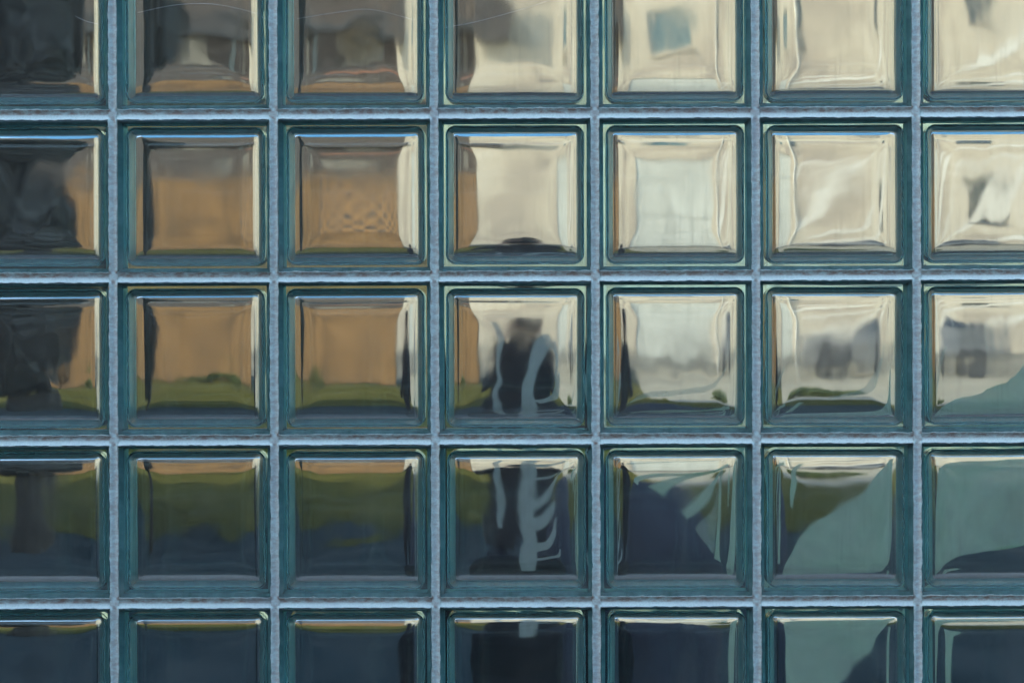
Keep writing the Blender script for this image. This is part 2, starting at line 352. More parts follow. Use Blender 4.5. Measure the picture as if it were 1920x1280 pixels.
LOOK = {
 (1,1):'dark block with a cream sliver at its right edge', (2,1):'block showing a dim grey wall with a pale patch', (3,1):'block showing dark grey with cream down its right side',
 (4,1):'block half dark grey and half cream', (5,1):'pale block with a grey green window in it', (6,1):'plain cream coloured block', (7,1):'cream block with a grey window at its top',
 (1,2):'almost black block with a faint brown corner', (2,2):'block showing orange brown fence under grey', (3,2):'block showing an orange brown diamond lattice', (4,2):'cream block with a dark smear at its foot',
 (5,2):'palest block showing a gridded mint door', (6,2):'cream block crossed by one pale diagonal streak', (7,2):'cream block with a dark blob in it',
 (1,3):'dark block with brown and green at its right', (2,3):'block showing plain brown boards above grass', (3,3):'block showing brown boards with a cream right edge', (4,3):'block showing a dark figure behind a wavy pale stem',
 (5,3):'pale block with a grey patch at its lower left', (6,3):'cream block with a round dark wheel in it', (7,3):'block showing a grey car behind pale streaks',
 (1,4):'dark green block with a thin tree trunk', (2,4):'dark block with a band of green grass', (3,4):'dark block with the brightest green at its left', (4,4):'dark block with pale curved ribs on a stem',
 (5,4):'block with pale stripes above a dark rounded shape', (6,4):'block split diagonally between olive and pale green', (7,4):'block filled with flat pale green',
 (1,5):'dark blue block in the bottom left corner', (2,5):'dark block with a thin brown band at its top', (3,5):'dark blue grey block in the bottom row', (4,5):'block with a black rounded mound',
 (5,5):'dark block with a cream band at its top', (6,5):'pale blue green block cut by a dark lower corner', (7,5):'block with grey shapes under a cream top band'}
wall = empty('glass_block_wall', (0, 0, 0))
tag(wall, 'wall of clear square glass blocks with teal edges set in pale bluish mortar', 'glass wall')
for j in range(0, 7):
    for i in range(0, 9):
        b = make_block(i, j); b.parent = wall
        if (i, j) in LOOK: b['label'] = LOOK[(i, j)]

# mortar: concave tooled joints, one continuous grid
def make_mortar():
    rng = np.random.default_rng(7)
    bm = NB()
    xs = [block_centre(i, 0)[0] - PXW * S / 2 for i in range(0, 10)]
    zs = [block_centre(0, j)[1] + PXH * S / 2 for j in range(0, 8)]
    gx = PXW * S - BW; gz = PXH * S - BH
    prof = [(-0.5, -0.0001), (-0.5, 0.0008), (-0.42, 0.0010), (-0.25, 0.0024), (0.0, 0.0031), (0.25, 0.0024), (0.42, 0.0010), (0.5, 0.0008), (0.5, -0.0001)]
    prof = [(-0.5, 0.0002), (-0.44, 0.0006), (-0.3, 0.0022), (-0.12, 0.0033), (0.06, 0.0034), (0.24, 0.0025), (0.40, 0.0010), (0.5, 0.0002)]
    def ribbon(horizontal, c, a0, a1, half, yb, n, proud):
        rows = []
        ph = rng.uniform(0, 6, 8)
        for k in range(n + 1):
            s = a0 + (a1 - a0) * k / n
            wob = [0.00034 * (math.sin(s * 95 + ph[0]) + math.sin(s * 231 + ph[1]) + 0.8 * math.sin(s * 520 + ph[2])), 0.00034 * (math.sin(s * 88 + ph[3]) + math.sin(s * 260 + ph[4]) + 0.8 * math.sin(s * 490 + ph[5]))]
            jit = rng.normal(0, 0.00008, 2)
            row = []
            for (t, d) in prof:
                off = t * 2 * half * 1.0
                edge = abs(t) * 2
                off += (wob[0] + jit[0] if t < 0 else wob[1] + jit[1]) * edge ** 3 * (1 if t > 0 else -1) * 0.9
                q_ = min(abs(s - c2) for c2 in (xs if horizontal else zs)); hw = (gx if horizontal else gz) / 2
                bl_ = min(1.0, max(0.0, (hw + 0.0008 - q_) / 0.0028)); bl_ = bl_ * bl_ * (3 - 2 * bl_)
                d2 = d * (1 - bl_) + (0.0044 if horizontal else 0.0025) * bl_ - proud + rng.normal(0, 0.00004)
                row.append(bm.verts.new((s, d2, c + off) if horizontal else (c + off, d2, s)))
            # back side (same joint seen from behind, plain)
            for t in (0.5, -0.5):
                off = t * 2 * half * 0.94
                row.append(bm.verts.new((s, yb, c + off) if horizontal else (c + off, yb, s)))
            rows.append(row)
        m = len(rows[0])
        for k in range(n):
            for q in range(m):
                r = (q + 1) % m
                vs = (rows[k][q], rows[k][r], rows[k + 1][r], rows[k + 1][q])
                bm.faces.new(vs if horizontal else vs[::-1])
        bm.faces.new(rows[0][::-1] if horizontal else rows[0]); bm.faces.new(rows[-1] if horizontal else rows[-1][::-1])
    for z in zs: ribbon(True, z, xs[0], xs[-1], gz / 2 + 0.0004, BD - 0.0012, 1100, 0.0)
    for x in xs: ribbon(False, x, zs[-1], zs[0], gx / 2 + 0.0002, BD - 0.0017, 800, 0.0004)
    bmesh.ops.recalc_face_normals(bm, faces=bm.faces)
    return obj('mortar_joint_grid', bm, M['mortar'], wall, smooth=True), xs, zs
_, WX, WZ = make_mortar()
# plain masonry that holds the panel on all sides (outside the photo)
bm = NB(); x0, x1, z0, z1 = WX[0] - 0.006, WX[-1] + 0.006, WZ[-1] - 0.007, WZ[0] + 0.007
box(bm, x0 - 0.30, x0, -0.04, 0.13, 0.0, z1 + 0.25); box(bm, x1, x1 + 0.30, -0.04, 0.13, 0.0, z1 + 0.25)
box(bm, x0, x1, -0.04, 0.13, 0.0, z0); box(bm, x0, x1, -0.04, 0.13, z1, z1 + 0.25)
obj('surround', bm, M['concrete'], wall)
bm = NB(); box(bm, x0 - .3, x1 + .3, 0.133, 3.0, 3.0, 3.012); obj('sky_screen', bm, M['screen_sheet'], wall)  # added sheet: hides bright sky from the glass rims, passes soft blue light

# ------------------------------------------------------------------ pane with the pale leaf film, just behind the blocks
PL = 0.85
pane = empty('decorated_window', (CX, PL, 0.0))
tag(pane, 'clear pane behind the glass blocks carrying a large pale green leaf decal with ribs', 'window')
bm = NB(); box(bm, -1.2, 1.2, 0.0, 0.005, 0.35, 2.6); obj('pane', bm, M['pane'], pane)
bm = NB()
box(bm, -1.26, -1.2, -0.02, 0.03, 0, 2.66); box(bm, 1.2, 1.26, -0.02, 0.03, 0, 2.66); box(bm, -1.2, 1.2, -0.02, 0.03, 2.6, 2.66); box(bm, -1.2, 1.2, -0.02, 0.03, 0.0, 0.35)
obj('frame', bm, M['steel'], pane)

def spline(pts, n=10):
    out = []
    p = [pts[0]] + list(pts) + [pts[-1]]
    for k in range(1, len(p) - 2):
        a, b, c, d = map(np.array, (p[k - 1], p[k], p[k + 1], p[k + 2]))
        for q in range(n):
            t = q / n
            out.append(0.5 * ((2 * b) + (-a + c) * t + (2 * a - 5 * b + 4 * c - d) * t * t + (-a + 3 * b - 3 * c + d) * t ** 3))
    out.append(np.array(p[-2], float)); return np.array(out)

film_y = -0.0012
def film_ribbon(name, pts, m='film'):
    """pts: (px, py, width px)"""
    s = spline([tuple(map(float, q)) for q in pts], 12)
    bm = NB(); L, Rr = [], []
    for k in range(len(s)):
        a = s[max(k - 1, 0)][:2]; b = s[min(k + 1, len(s) - 1)][:2]; t = (b - a) / (np.linalg.norm(b - a) + 1e-9)
        nrm = np.array([-t[1], t[0]]); w_ = s[k][2] / 2
        for lst, sg in ((L, 1), (Rr, -1)):
            x, z = P(*(s[k][:2] + sg * nrm * w_), L=PL); lst.append(bm.verts.new((x - CX, film_y, z)))
    for k in range(len(s) - 1): bm.faces.new((L[k], L[k + 1], Rr[k + 1], Rr[k]))
    bmesh.ops.recalc_face_normals(bm, faces=bm.faces)
    bmesh.ops.solidify(bm, geom=bm.faces[:], thickness=0.0003)
    return obj(name, bm, M[m], pane)
def film_shape(name, pts, n=8, m='film'):
    s = spline([tuple(map(float, q)) for q in pts + [pts[0]]], n)[:-1]
    bm = NB(); vs = []
    for q in s:
        x, z = P(q[0], q[1], L=PL); vs.append(bm.verts.new((x - CX, film_y, z)))
    f = bm.faces.new(vs); bmesh.ops.triangulate(bm, faces=[f])
    bmesh.ops.solidify(bm, geom=bm.faces[:], thickness=0.0003)
    return obj(name, bm, M[m], pane)

film_ribbon('stem_film', [(1046, 636, 30), (1018, 650, 34), (1000, 690, 26), (992, 750, 24), (992, 830, 26), (990, 880, 25), (986, 950, 32), (992, 1010, 25), (990, 1075, 34), (988, 1170, 28)], 'stemfilm')
film_ribbon('thin_stem_film', [(928, 590, 7), (938, 630, 9), (933, 670, 8), (938, 710, 9), (928, 750, 12), (930, 800, 10), (930, 860, 11), (935, 920, 12), (936, 990, 12)], 'stemfilm')
for pts in ([(1006, 790, 26), (1040, 770, 22), (1070, 735, 24), (1085, 700, 10)],
            [(1046, 640, 26), (1062, 670, 14), (1068, 720, 12), (1052, 750, 8)],
            [(1000, 948, 18), (1030, 926, 17), (1050, 895, 14), (1062, 862, 11), (1088, 842, 7)],
            [(1000, 984, 24), (1028, 970, 20), (1048, 946, 15), (1054, 936, 6)],
            [(1000, 1032, 24), (1028, 1022, 20), (1050, 1000, 13), (1056, 972, 6)],
            [(1000, 1074, 13), (1040, 1064, 11), (1070, 1050, 12), (1078, 1030, 7)],
            [(1002, 880, 10), (1030, 868, 9), (1060, 846, 6)],
            [(1176, 901, 22), (1190, 880, 20), (1230, 862, 18), (1330, 850, 14), (1440, 800, 30)],
            [(1226, 920, 34), (1262, 885, 24), (1330, 850, 14), (1400, 800, 8)],
            [(1282, 966, 22), (1322, 936, 22), (1350, 905, 18), (1372, 868, 12), (1388, 835, 7)],
            [(1364, 1072, 40), (1372, 1030, 24), (1380, 970, 18), (1386, 900, 12), (1392, 850, 8)],
            [(1455, 950, 8), (1470, 900, 22), (1480, 860, 14), (1500, 800, 8)],
            [(1560, 770, 8), (1620, 745, 22), (1680, 705, 22), (1740, 650, 8)],
            [(1140, 790, 8), (1220, 755, 20), (1320, 735, 14), (1420, 690, 6)],
            ):
    film_ribbon('rib_film', pts, 'thinfilm' if pts[0][0] > 1130 and sum(q[1] for q in pts) / len(pts) < 790 else ('stemfilm' if pts[0][0] < 1130 else 'film'))
film_shape('blade_film', [(1728, 1140), (1796, 1150), (1772, 1185), (1758, 1230), (1750, 1300), (1724, 1300)], 4)
film_shape('blade_film', [(1304, 990), (1338, 962), (1360, 938), (1368, 915), (1368, 960), (1360, 1005), (1350, 1045), (1326, 1020)], 3, 'thinfilm')
film_shape('blade_film', [(1455, 1050), (1490, 1012), (1560, 958), (1625, 920), (1655, 880), (1690, 845), (1760, 780), (1850, 745), (1960, 700), (1960, 990), (1880, 1030), (1840, 1052), (1780, 1066), (1720, 1095), (1680, 1150), (1655, 1185), (1640, 1220), (1600, 1245), (1560, 1290), (1440, 1320), (1425, 1200), (1430, 1100)], 6)

# ------------------------------------------------------------------ ground
def sheet(name, x0, x1, y0, y1, z, m, nx=1, ny=1):
    bm = NB(); g = [[bm.verts.new((x0 + (x1 - x0) * a / nx, y0 + (y1 - y0) * b / ny, z)) for b in range(ny + 1)] for a in range(nx + 1)]
    for a in range(nx):
        for b in range(ny): bm.faces.new((g[a][b], g[a + 1][b], g[a + 1][b + 1], g[a][b + 1]))
    return tag(obj(name, bm, m), kind='structure')
sheet('ground', -250, 250, -200, 400, -0.004, M['asphalt'])
sheet('paved_apron', -6, 6, 0.14, 3.6, 0.004, M['pavers'])
sheet('lawn', -40, 40, 13.6, 40.5, 0.004, M['grass_soil'])
sheet('sandy_path', 1.1, 40, 18.8, 49.6, 0.012, M['paving'])
rg = random.Random(3)
bm = NB()
for _ in range(26000):
    y = 13.7 + 26.5 * rg.random() ** 1.3; x = rg.uniform(-10, 9)
    if x > 1.0 and y > 18.7: continue
    h = rg.uniform(0.03, 0.08); a = rg.uniform(0, 6.28); wd = 0.012
    dx, dy = math.cos(a) * wd, math.sin(a) * wd; lx, ly = rg.uniform(-.03, .03), rg.uniform(-.03, .03)
    v = [bm.verts.new((x - dx, y - dy, 0.0)), bm.verts.new((x + dx, y + dy, 0.0)), bm.verts.new((x + lx, y + ly, h))]
    bm.faces.new(v)
tag(obj('grass', bm, M['grass']), 'short green lawn grass between the road and the fence', 'grass', kind='stuff')

# ------------------------------------------------------------------ facades with real openings
def wall_with_openings(bm, x0, x1, z0, z1, y, th, ops):
    xs = sorted({x0, x1, *[o[0] for o in ops], *[o[1] for o in ops]}); zs = sorted({z0, z1, *[o[2] for o in ops], *[o[3] for o in ops]})
    for a in range(len(xs) - 1):
        run = None
        for b in range(len(zs) - 1):
            cx_, cz_ = (xs[a] + xs[a + 1]) / 2, (zs[b] + zs[b + 1]) / 2
            hole = any(o[0] < cx_ < o[1] and o[2] < cz_ < o[3] for o in ops)
            if not hole:
                if run is None: run = zs[b]
            if (hole or b == len(zs) - 2) and run is not None:
                top = zs[b] if hole else zs[b + 1]
                box(bm, xs[a], xs[a + 1], y, y + th, run, top); run = None

def window(parent, x0, x1, z0, z1, y, fm, gm, bars=(1, 1), name='window', fr=0.07):
    bm = NB()
    box(bm, x0, x0 + fr, y + 0.06, y + 0.14, z0, z1); box(bm, x1 - fr, x1, y + 0.06, y + 0.14, z0, z1)
    box(bm, x0 + fr, x1 - fr, y + 0.06, y + 0.14, z1 - fr, z1); box(bm, x0 + fr, x1 - fr, y + 0.06, y + 0.14, z0, z0 + fr)
    for k in range(1, bars[0] + 1):
        xx = x0 + (x1 - x0) * k / (bars[0] + 1); box(bm, xx - 0.025, xx + 0.025, y + 0.07, y + 0.13, z0 + fr, z1 - fr)
    o = obj(name, bm, fm, parent)
    bm = NB(); box(bm, x0 + fr * 0.5, x1 - fr * 0.5, y + 0.095, y + 0.105, z0 + fr * 0.5, z1 - fr * 0.5); obj('glazing', bm, gm, o)
    bm = NB(); box(bm, x0 - 0.06, x1 + 0.06, y - 0.07, y + 0.057, z0 - 0.08, z0 - 0.003); obj('sill', bm, fm, o, bevel=0.008)
    return o

# cream building on the right, 50 m off
BY = 50.0
def PB(px, py): return P(px, py, BY)
cb = empty('cream_building', (0, BY, 0))
tag(cb, 'cream rendered building with a pale mint door and few windows right of the fence', 'building')
xl = PB(835, 0)[0]; xr = 60.0; top = 27.0
ops = []
def rectp(a, b, c, d):
    x0, z1 = PB(a, b); x1, z0 = PB(c, d); return (x0, x1, z0, z1)
w_teal = rectp(1215, 10, 1300, 100); w_dark = rectp(1800, -60, 1860, 45); w_low = rectp(1455, -60, 1485, 80); gar = rectp(1152, 262, 1392, 640)
w_round = rectp(1800, 335, 1885, 430)
ops = [w_teal, w_dark, w_low, (gar[0], gar[1], 0.0, gar[3]), w_round, (17, 18.6, 4.5, 6.2), (17, 18.6, 1, 2.6), (21, 22.6, 4.5, 6.2)] + [(x_, x_ + 1.5, z_, z_ + 1.8) for z_ in (13.5, 17.5, 21.5) for x_ in (2, 7, 12, 17, 22, 27)]
bm = NB(); wall_with_openings(bm, xl, xr, 0, top, 0, 0.30, ops); box(bm, xl, xl + 0.3, 0.303, 12, 0, top); box(bm, xr - 0.3, xr, 0.303, 12, 0, top); box(bm, xl + .303, xr - .303, 11.7, 12, 0, top)
obj('wall', bm, M['cream'], cb)
bm = NB(); box(bm, xl - 0.4, xr + 0.4, -0.4, 12.4, top, top + 0.22); obj('roof', bm, M['trim'], cb)
bm = NB(); box(bm, xl + 0.31, xr - 0.31, 0.9, 1.0, 0.0, top - 0.01); obj('inner_wall', bm, M['steel'], cb)
window(cb, *w_teal, 0, M['cream'], M['teal'], (1, 1)); window(cb, *w_dark, 0, M['greypanel'], M['window'], (0, 0)); window(cb, *w_low, 0, M['greypanel'], M['window'], (0, 0), fr=0.05)
window(cb, *w_round, 0, M['roof'], M['window'], (0, 0)); window(cb, 17, 18.6, 4.5, 6.2, 0, M['trim'], M['window']); window(cb, 17, 18.6, 1, 2.6, 0, M['trim'], M['window']); window(cb, 21, 22.6, 4.5, 6.2, 0, M['trim'], M['window'])
for o_ in ops[8:]: window(cb, *o_, 0, M['trim'], M['window'])
bm = NB(); gx0, gx1, gz1 = gar[0], gar[1], gar[3]
for a in range(5):
    for b in range(6):
        ww = (gx1 - gx0) / 5; hh = gz1 / 6
        box(bm, gx0 + a * ww + 0.02, gx0 + (a + 1) * ww - 0.02, 0.08, 0.13, b * hh + 0.02, (b + 1) * hh - 0.02)
box(bm, gx0, gx1, 0.131, 0.16, 0, gz1)
obj('panel_door', bm, M['mint'], cb)
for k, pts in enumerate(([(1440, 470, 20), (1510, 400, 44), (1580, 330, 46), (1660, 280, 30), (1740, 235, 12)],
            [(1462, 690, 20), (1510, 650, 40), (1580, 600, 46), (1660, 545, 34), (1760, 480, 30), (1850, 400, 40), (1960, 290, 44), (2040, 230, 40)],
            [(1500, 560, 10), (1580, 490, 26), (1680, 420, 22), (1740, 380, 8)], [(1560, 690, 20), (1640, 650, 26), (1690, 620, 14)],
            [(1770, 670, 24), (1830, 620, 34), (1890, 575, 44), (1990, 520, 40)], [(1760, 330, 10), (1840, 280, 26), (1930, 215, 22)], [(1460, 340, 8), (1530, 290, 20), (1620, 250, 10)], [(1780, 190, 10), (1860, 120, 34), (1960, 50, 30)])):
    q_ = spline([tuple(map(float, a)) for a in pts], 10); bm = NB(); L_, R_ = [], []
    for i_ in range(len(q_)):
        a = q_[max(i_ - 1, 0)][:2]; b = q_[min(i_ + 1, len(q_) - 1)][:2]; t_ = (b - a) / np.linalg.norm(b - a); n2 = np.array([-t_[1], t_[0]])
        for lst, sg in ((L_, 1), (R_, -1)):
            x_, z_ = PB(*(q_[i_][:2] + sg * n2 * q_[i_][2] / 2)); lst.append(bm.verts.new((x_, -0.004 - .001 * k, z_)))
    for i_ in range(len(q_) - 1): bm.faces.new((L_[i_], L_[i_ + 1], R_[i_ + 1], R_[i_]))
    bmesh.ops.recalc_face_normals(bm, faces=bm.faces); obj('pale_stripe', bm, M['stripe'], cb)  # diagonal bands on the facade, lighter than the cream
bm = NB(); bx0, bz1 = PB(838, -60); bx1, bz0 = PB(958, 72); box(bm, bx0, bx1, -0.55, -0.003, bz0, bz0 + .18); box(bm, bx0, bx1, -0.55, -0.50, bz0 + .183, bz0 + 1.1); box(bm, bx0 + .1, bx1 - .1, -0.06, -0.004, bz0 + .183, bz1)
obj('balcony', bm, M['darkwall'], cb)
bm = NB(); box(bm, xl - .02, xr + .02, -0.03, -0.002, 0.0, 0.35); obj('plinth', bm, M['greypanel'], cb)
bm = NB(); xx = PB(1440, 0)[0]; cyl(bm, (xx, -0.07, 0), (xx, -0.07, top), 0.05); obj('downpipe', bm, M['trim'], cb)

# dark clad building at left behind the fence
DY = 56.0
def PD(px, py): return P(px, py, DY)
db = empty('dark_clad_house', (0, DY, 0))
tag(db, 'dark grey brown clad house behind the timber fence, with pale grey panels', 'building')
dx0, dx1 = -70.0, PD(962, 0)[0]; dtop = 29.0
def rd(a, b, c, d):
    x0, z1 = PD(a, b); x1, z0 = PD(c, d); return (x0, x1, z0, z1)
dw = [rd(330, 55, 400, 125), rd(640, 60, 715, 130), rd(470, 60, 520, 150), rd(180, 60, 230, 150), rd(560, 245, 700, 300), rd(400, 240, 455, 310)]
bm = NB(); wall_with_openings(bm, dx0, dx1, 0, dtop, 0, 0.3, dw); box(bm, dx0, dx0 + .3, .303, 9, 0, dtop); box(bm, dx1 - .3, dx1, .303, 9, 0, dtop); box(bm, dx0 + .303, dx1 - .303, 8.7, 9, 0, dtop)
obj('wall', bm, M['darkwall'], db)
bm = NB(); box(bm, dx0 - .5, dx1 + .5, -.6, 9.5, dtop, dtop + .25); obj('roof', bm, M['roof'], db)
for k, r_ in enumerate(dw):
    window(db, *r_, 0, M['greypanel'], M['greypanel'] if k < 2 or k > 3 else M['window'], (1 if k > 1 else 0, 0))
x0, z1 = PD(640, 20); bm = NB(); box(bm, PD(300, 0)[0], PD(960, 0)[0], -0.9, -0.01, PD(0, 62)[1], PD(0, 40)[1]); obj('awning', bm, M['steel'], db, bevel=0.03)
bm = NB(); box(bm, PD(590, 0)[0], PD(960, 0)[0], -0.05, -0.003, PD(0, 190)[1], PD(0, 172)[1]); obj('band', bm, M['brick'], db)

# timber fence with lattice top
FY = 40.0
def PF(px, py): return P(px, py, FY)
fx0, fx1 = -34.0, PF(822, 0)[0]; fm_, ft = PF(0, 478)[1], PF(0, 335)[1]
fence = empty('timber_fence', (0, FY, 0)); tag(fence, 'tall orange brown timber fence with diamond lattice along its top', 'fence')
bm = NB(); x = fx0; rg = random.Random(5)
while x < fx1 - 0.1:
    w_ = 0.145; box(bm, x, x + w_ - 0.008, 0.0 + rg.uniform(0, .006), 0.022, 0.06, fm_ - 0.04 + rg.uniform(-.004, .004)); x += w_
x = fx0; lxe = PF(545, 0)[0]
while x < lxe - 0.1:
    box(bm, x, x + 0.137, 0.001 + rg.uniform(0, .006), 0.0225, fm_ + 0.03, ft - 0.004); x += 0.145
obj('boards', bm, M['timber'], fence)
bm = NB()
for z in (0.4, fm_ - 0.3): box(bm, fx0, fx1, 0.0235, 0.07, z, z + 0.09)
box(bm, fx0, fx1, -0.02, 0.08, fm_ - 0.035, fm_ + 0.025); box(bm, fx0, fx1, -0.02, 0.08, ft, ft + 0.06)
obj('rail', bm, M['timber'], fence)
px_ = fx0
while px_ < fx1 + 0.01:
    bm = NB(); box(bm, px_ - 0.05, px_ + 0.05, 0.082, 0.182, 0, ft + 0.12); obj('post', bm, M['timber'], fence, bevel=0.006); px_ += (fx1 - fx0) / 14
bm = NB(); lz0, lz1 = fm_ + 0.027, ft - 0.002; H = lz1 - lz0; pitch = 0.37; sw = 0.095; lx0 = PF(552, 0)[0]
def slat(bm, xa, xb, za, zb, y0, y1):
    d = Vector((xb - xa, 0, zb - za)).normalized(); n_ = Vector((-d.z, 0, d.x)) * sw / 2
    vs = []
    for y in (y0, y1):
        for (x_, z_, s_) in ((xa, za, 1), (xb, zb, 1), (xb, zb, -1), (xa, za, -1)): vs.append(bm.verts.new((x_ + n_.x * s_, y, z_ + n_.z * s_)))
    for f in ((0, 1, 2, 3), (7, 6, 5, 4), (0, 4, 5, 1), (1, 5, 6, 2), (2, 6, 7, 3), (3, 7, 4, 0)): bm.faces.new([vs[i] for i in f])
x = lx0 - H
while x < fx1:
    a, b = max(x, lx0), min(x + H, fx1)
    if b - a > 0.05:
        slat(bm, a, b, lz0 + (a - x), lz0 + (b - x), 0.020, 0.030); slat(bm, a, b, lz1 - (a - x), lz1 - (b - x), 0.031, 0.041)
    x += pitch
obj('lattice', bm, M['lattice'], fence)

# ------------------------------------------------------------------ trees and shrubs
def leaf_cloud(bm, blobs, n, size, rg):
    for _ in range(n):
        c, r = rg.choice(blobs)
        while True:
            v = Vector((rg.uniform(-1, 1), rg.uniform(-1, 1), rg.uniform(-1, 1)))
            if 0.25 < v.length < 1 : break
        v = v * (0.6 + 0.4 * rg.random()) ; p = Vector(c) + Vector((v.x * r[0], v.y * r[1], v.z * r[2]))
        a = Vector((rg.gauss(0, 1), rg.gauss(0, 1), rg.gauss(0, 1))).normalized(); b = a.orthogonal().normalized(); s = size * rg.uniform(0.6, 1.4)
        vs = [bm.verts.new(p + a * s), bm.verts.new(p + b * s * 0.45), bm.verts.new(p - a * s), bm.verts.new(p - b * s * 0.45)]
        bm.faces.new(vs)
def tree(loc, h, trunk_r, blobs, n, leaf, label, name='evergreen_tree', mat='leaves', seed=1):
    rg = random.Random(seed); t = empty(name, loc); tag(t, label, 'tree')
    bm = NB(); pts = [Vector((0, 0, -0.1))]
    for k in range(1, 7): pts.append(Vector((rg.gauss(0, .05), rg.gauss(0, .05), h * 0.8 * k / 6)))
    for k in range(6): cyl(bm, pts[k], pts[k + 1], trunk_r * (1 - k / 7), trunk_r * (1 - (k + 1) / 7), 12, caps=(k in (0, 5)))
    for c, r in blobs:
        q = pts[min(5, max(1, int(c[2] / h * 6)))]; cyl(bm, q, Vector(c), trunk_r * .35, trunk_r * .08, 8)
    obj('trunk', bm, M['bark'], t, smooth=True)
    bm = NB(); leaf_cloud(bm, blobs, n, leaf, rg); obj('crown', bm, M[mat], t)
    return t
tx, _ = P(40, 0, 12.0)
rg = random.Random(11); bl = []
for k in range(26):
    z = 1.15 + 4.6 * (k / 26); rr = 1.0 * (1 - 0.25 * k / 26)
    bl.append(((-0.12 + rg.uniform(-.65, .55), rg.uniform(-.8, .8), z + rg.uniform(-.3, .3)), (0.55 * rr, 0.6, 0.5)))
tree((tx, 12.0, 0), 6.6, 0.15, bl, 42000, 0.075, 'dark evergreen tree at the far left whose trunk shows under its crown', seed=2)
def shrub(px, L, w_, h_, label, seed, mat='shrub', cat='shrub'):
    x, _ = P(px, 0, L); rg = random.Random(seed); s = empty('shrub', (x, L, 0)); tag(s, label, cat)
    bm = NB(); bl = [((rg.uniform(-w_, w_) * .5, rg.uniform(-.3, .3), rg.uniform(.25, .75) * h_), (w_ * .4, .35, h_ * .32)) for _ in range(7)]
    leaf_cloud(bm, bl, 2600, 0.05, rg); obj('foliage', bm, M[mat], s)
    bm = NB()
    for c, r in bl: cyl(bm, (c[0] * .2, c[1] * .2, 0), c, 0.02, 0.008, 6)
    obj('stems', bm, M['bark'], s); return s
shrub(430, 38.8, 1.6, 0.40, 'low flattened green shrub at the foot of the timber fence', 22)
shrub(1485, 22.0, 1.0, 0.55, 'dark green shrub beside the sandy path in front of the car', 24)

# ------------------------------------------------------------------ parked car by the cream building
car = empty('parked_car', (P(1555, 0, 46.0)[0], 46.0, 0.012)); tag(car, 'grey hatchback parked side on before the cream building', 'car')
prof = [(-0.80, 0.30), (-0.84, 0.55), (-0.78, 0.74), (0.25, 0.92), (0.95, 1.38), (1.35, 1.46), (2.55, 1.44), (3.05, 1.20), (3.38, 0.92), (3.46, 0.60), (3.42, 0.30)]
bm = NB(); vs0 = [bm.verts.new((x, -0.85 + (0.14 if z > 1.0 else 0), z)) for x, z in prof]; vs1 = [bm.verts.new((x, 0.85 - (0.14 if z > 1.0 else 0), z)) for x, z in prof]
bm.faces.new(vs0); bm.faces.new(vs1[::-1])
for k in range(len(prof)): j = (k + 1) % len(prof); bm.faces.new((vs0[j], vs0[k], vs1[k], vs1[j]))
bmesh.ops.recalc_face_normals(bm, faces=bm.faces)
obj('body', bm, M['carpaint'], car, bevel=0.05, smooth=True)
for y in (-0.865, 0.865):
    for poly in ([(0.42, 0.98), (1.02, 1.33), (1.45, 1.38), (1.45, 0.98)], [(1.55, 0.98), (1.55, 1.39), (2.50, 1.37), (2.95, 1.12), (2.95, 0.98)]):
        bm = NB(); s_ = 1 if y > 0 else -1
        a = [bm.verts.new((x, s_ * (0.845 - 0.10 * (z - .98) / .4), z)) for x, z in poly]; b = [bm.verts.new((x, s_ * (0.70 - 0.05 * (z - .98) / .4), z)) for x, z in poly]
        bm.faces.new(a); bm.faces.new(b[::-1])
        for k in range(len(poly)): j = (k + 1) % len(poly); bm.faces.new((a[k], a[j], b[j], b[k]))
        bmesh.ops.recalc_face_normals(bm, faces=bm.faces); obj('side_window', bm, M['window'], car)
for wx in (0.0, 2.55):
    for y in (-0.80, 0.80):
        wh = bpy.data.objects.new('wheel', None); col.objects.link(wh); wh.parent = car; wh.location = (wx, y, 0.335)
        bm = NB(); bmesh.ops.create_cone(bm, cap_ends=True, segments=32, radius1=0.335, radius2=0.335, depth=0.21, matrix=Matrix.Rotation(R(90), 4, 'X'))
        obj('tyre', bm, M['rubber'], wh, bevel=0.02)
        bm = NB(); bmesh.ops.create_cone(bm, cap_ends=True, segments=24, radius1=0.20, radius2=0.20, depth=0.225, matrix=Matrix.Rotation(R(90), 4, 'X')); obj('rim', bm, M['alloy'], wh)
for y in (-0.6, 0.6):
    bm = NB(); box(bm, 3.40, 3.47, y - .16, y + .16, .62, .80); obj('tail_lamp', bm, M['redlamp'], car, bevel=.015)
    bm = NB(); box(bm, -.86, -.78, y - .16, y + .16, .55, .68); obj('headlamp', bm, M['alloy'], car, bevel=.015)

# ------------------------------------------------------------------ person with a camera, standing on the road
PY = 8.0
px0, _ = P(985, 0, PY)
per = empty('person', (px0, PY, 0)); tag(per, 'person in a long black coat raising a camera to the face', 'person')
def skinned(name, verts, edges, mat, parent, root=0, sub=2):
    me = bpy.data.meshes.new(name); me.from_pydata([v[:3] for v in verts], edges, []); me.materials.append(mat)
    o = bpy.data.objects.new(name, me); col.objects.link(o); o.parent = parent
    md = o.modifiers.new('skin', 'SKIN'); md.use_smooth_shade = True
    for k, v in enumerate(verts):
        r = v[3] if isinstance(v[3], tuple) else (v[3], v[3]); me.skin_vertices[0].data[k].radius = r; me.skin_vertices[0].data[k].use_root = (k == root)
    sb = o.modifiers.new('sub', 'SUBSURF'); sb.levels = sb.render_levels = sub
    return o
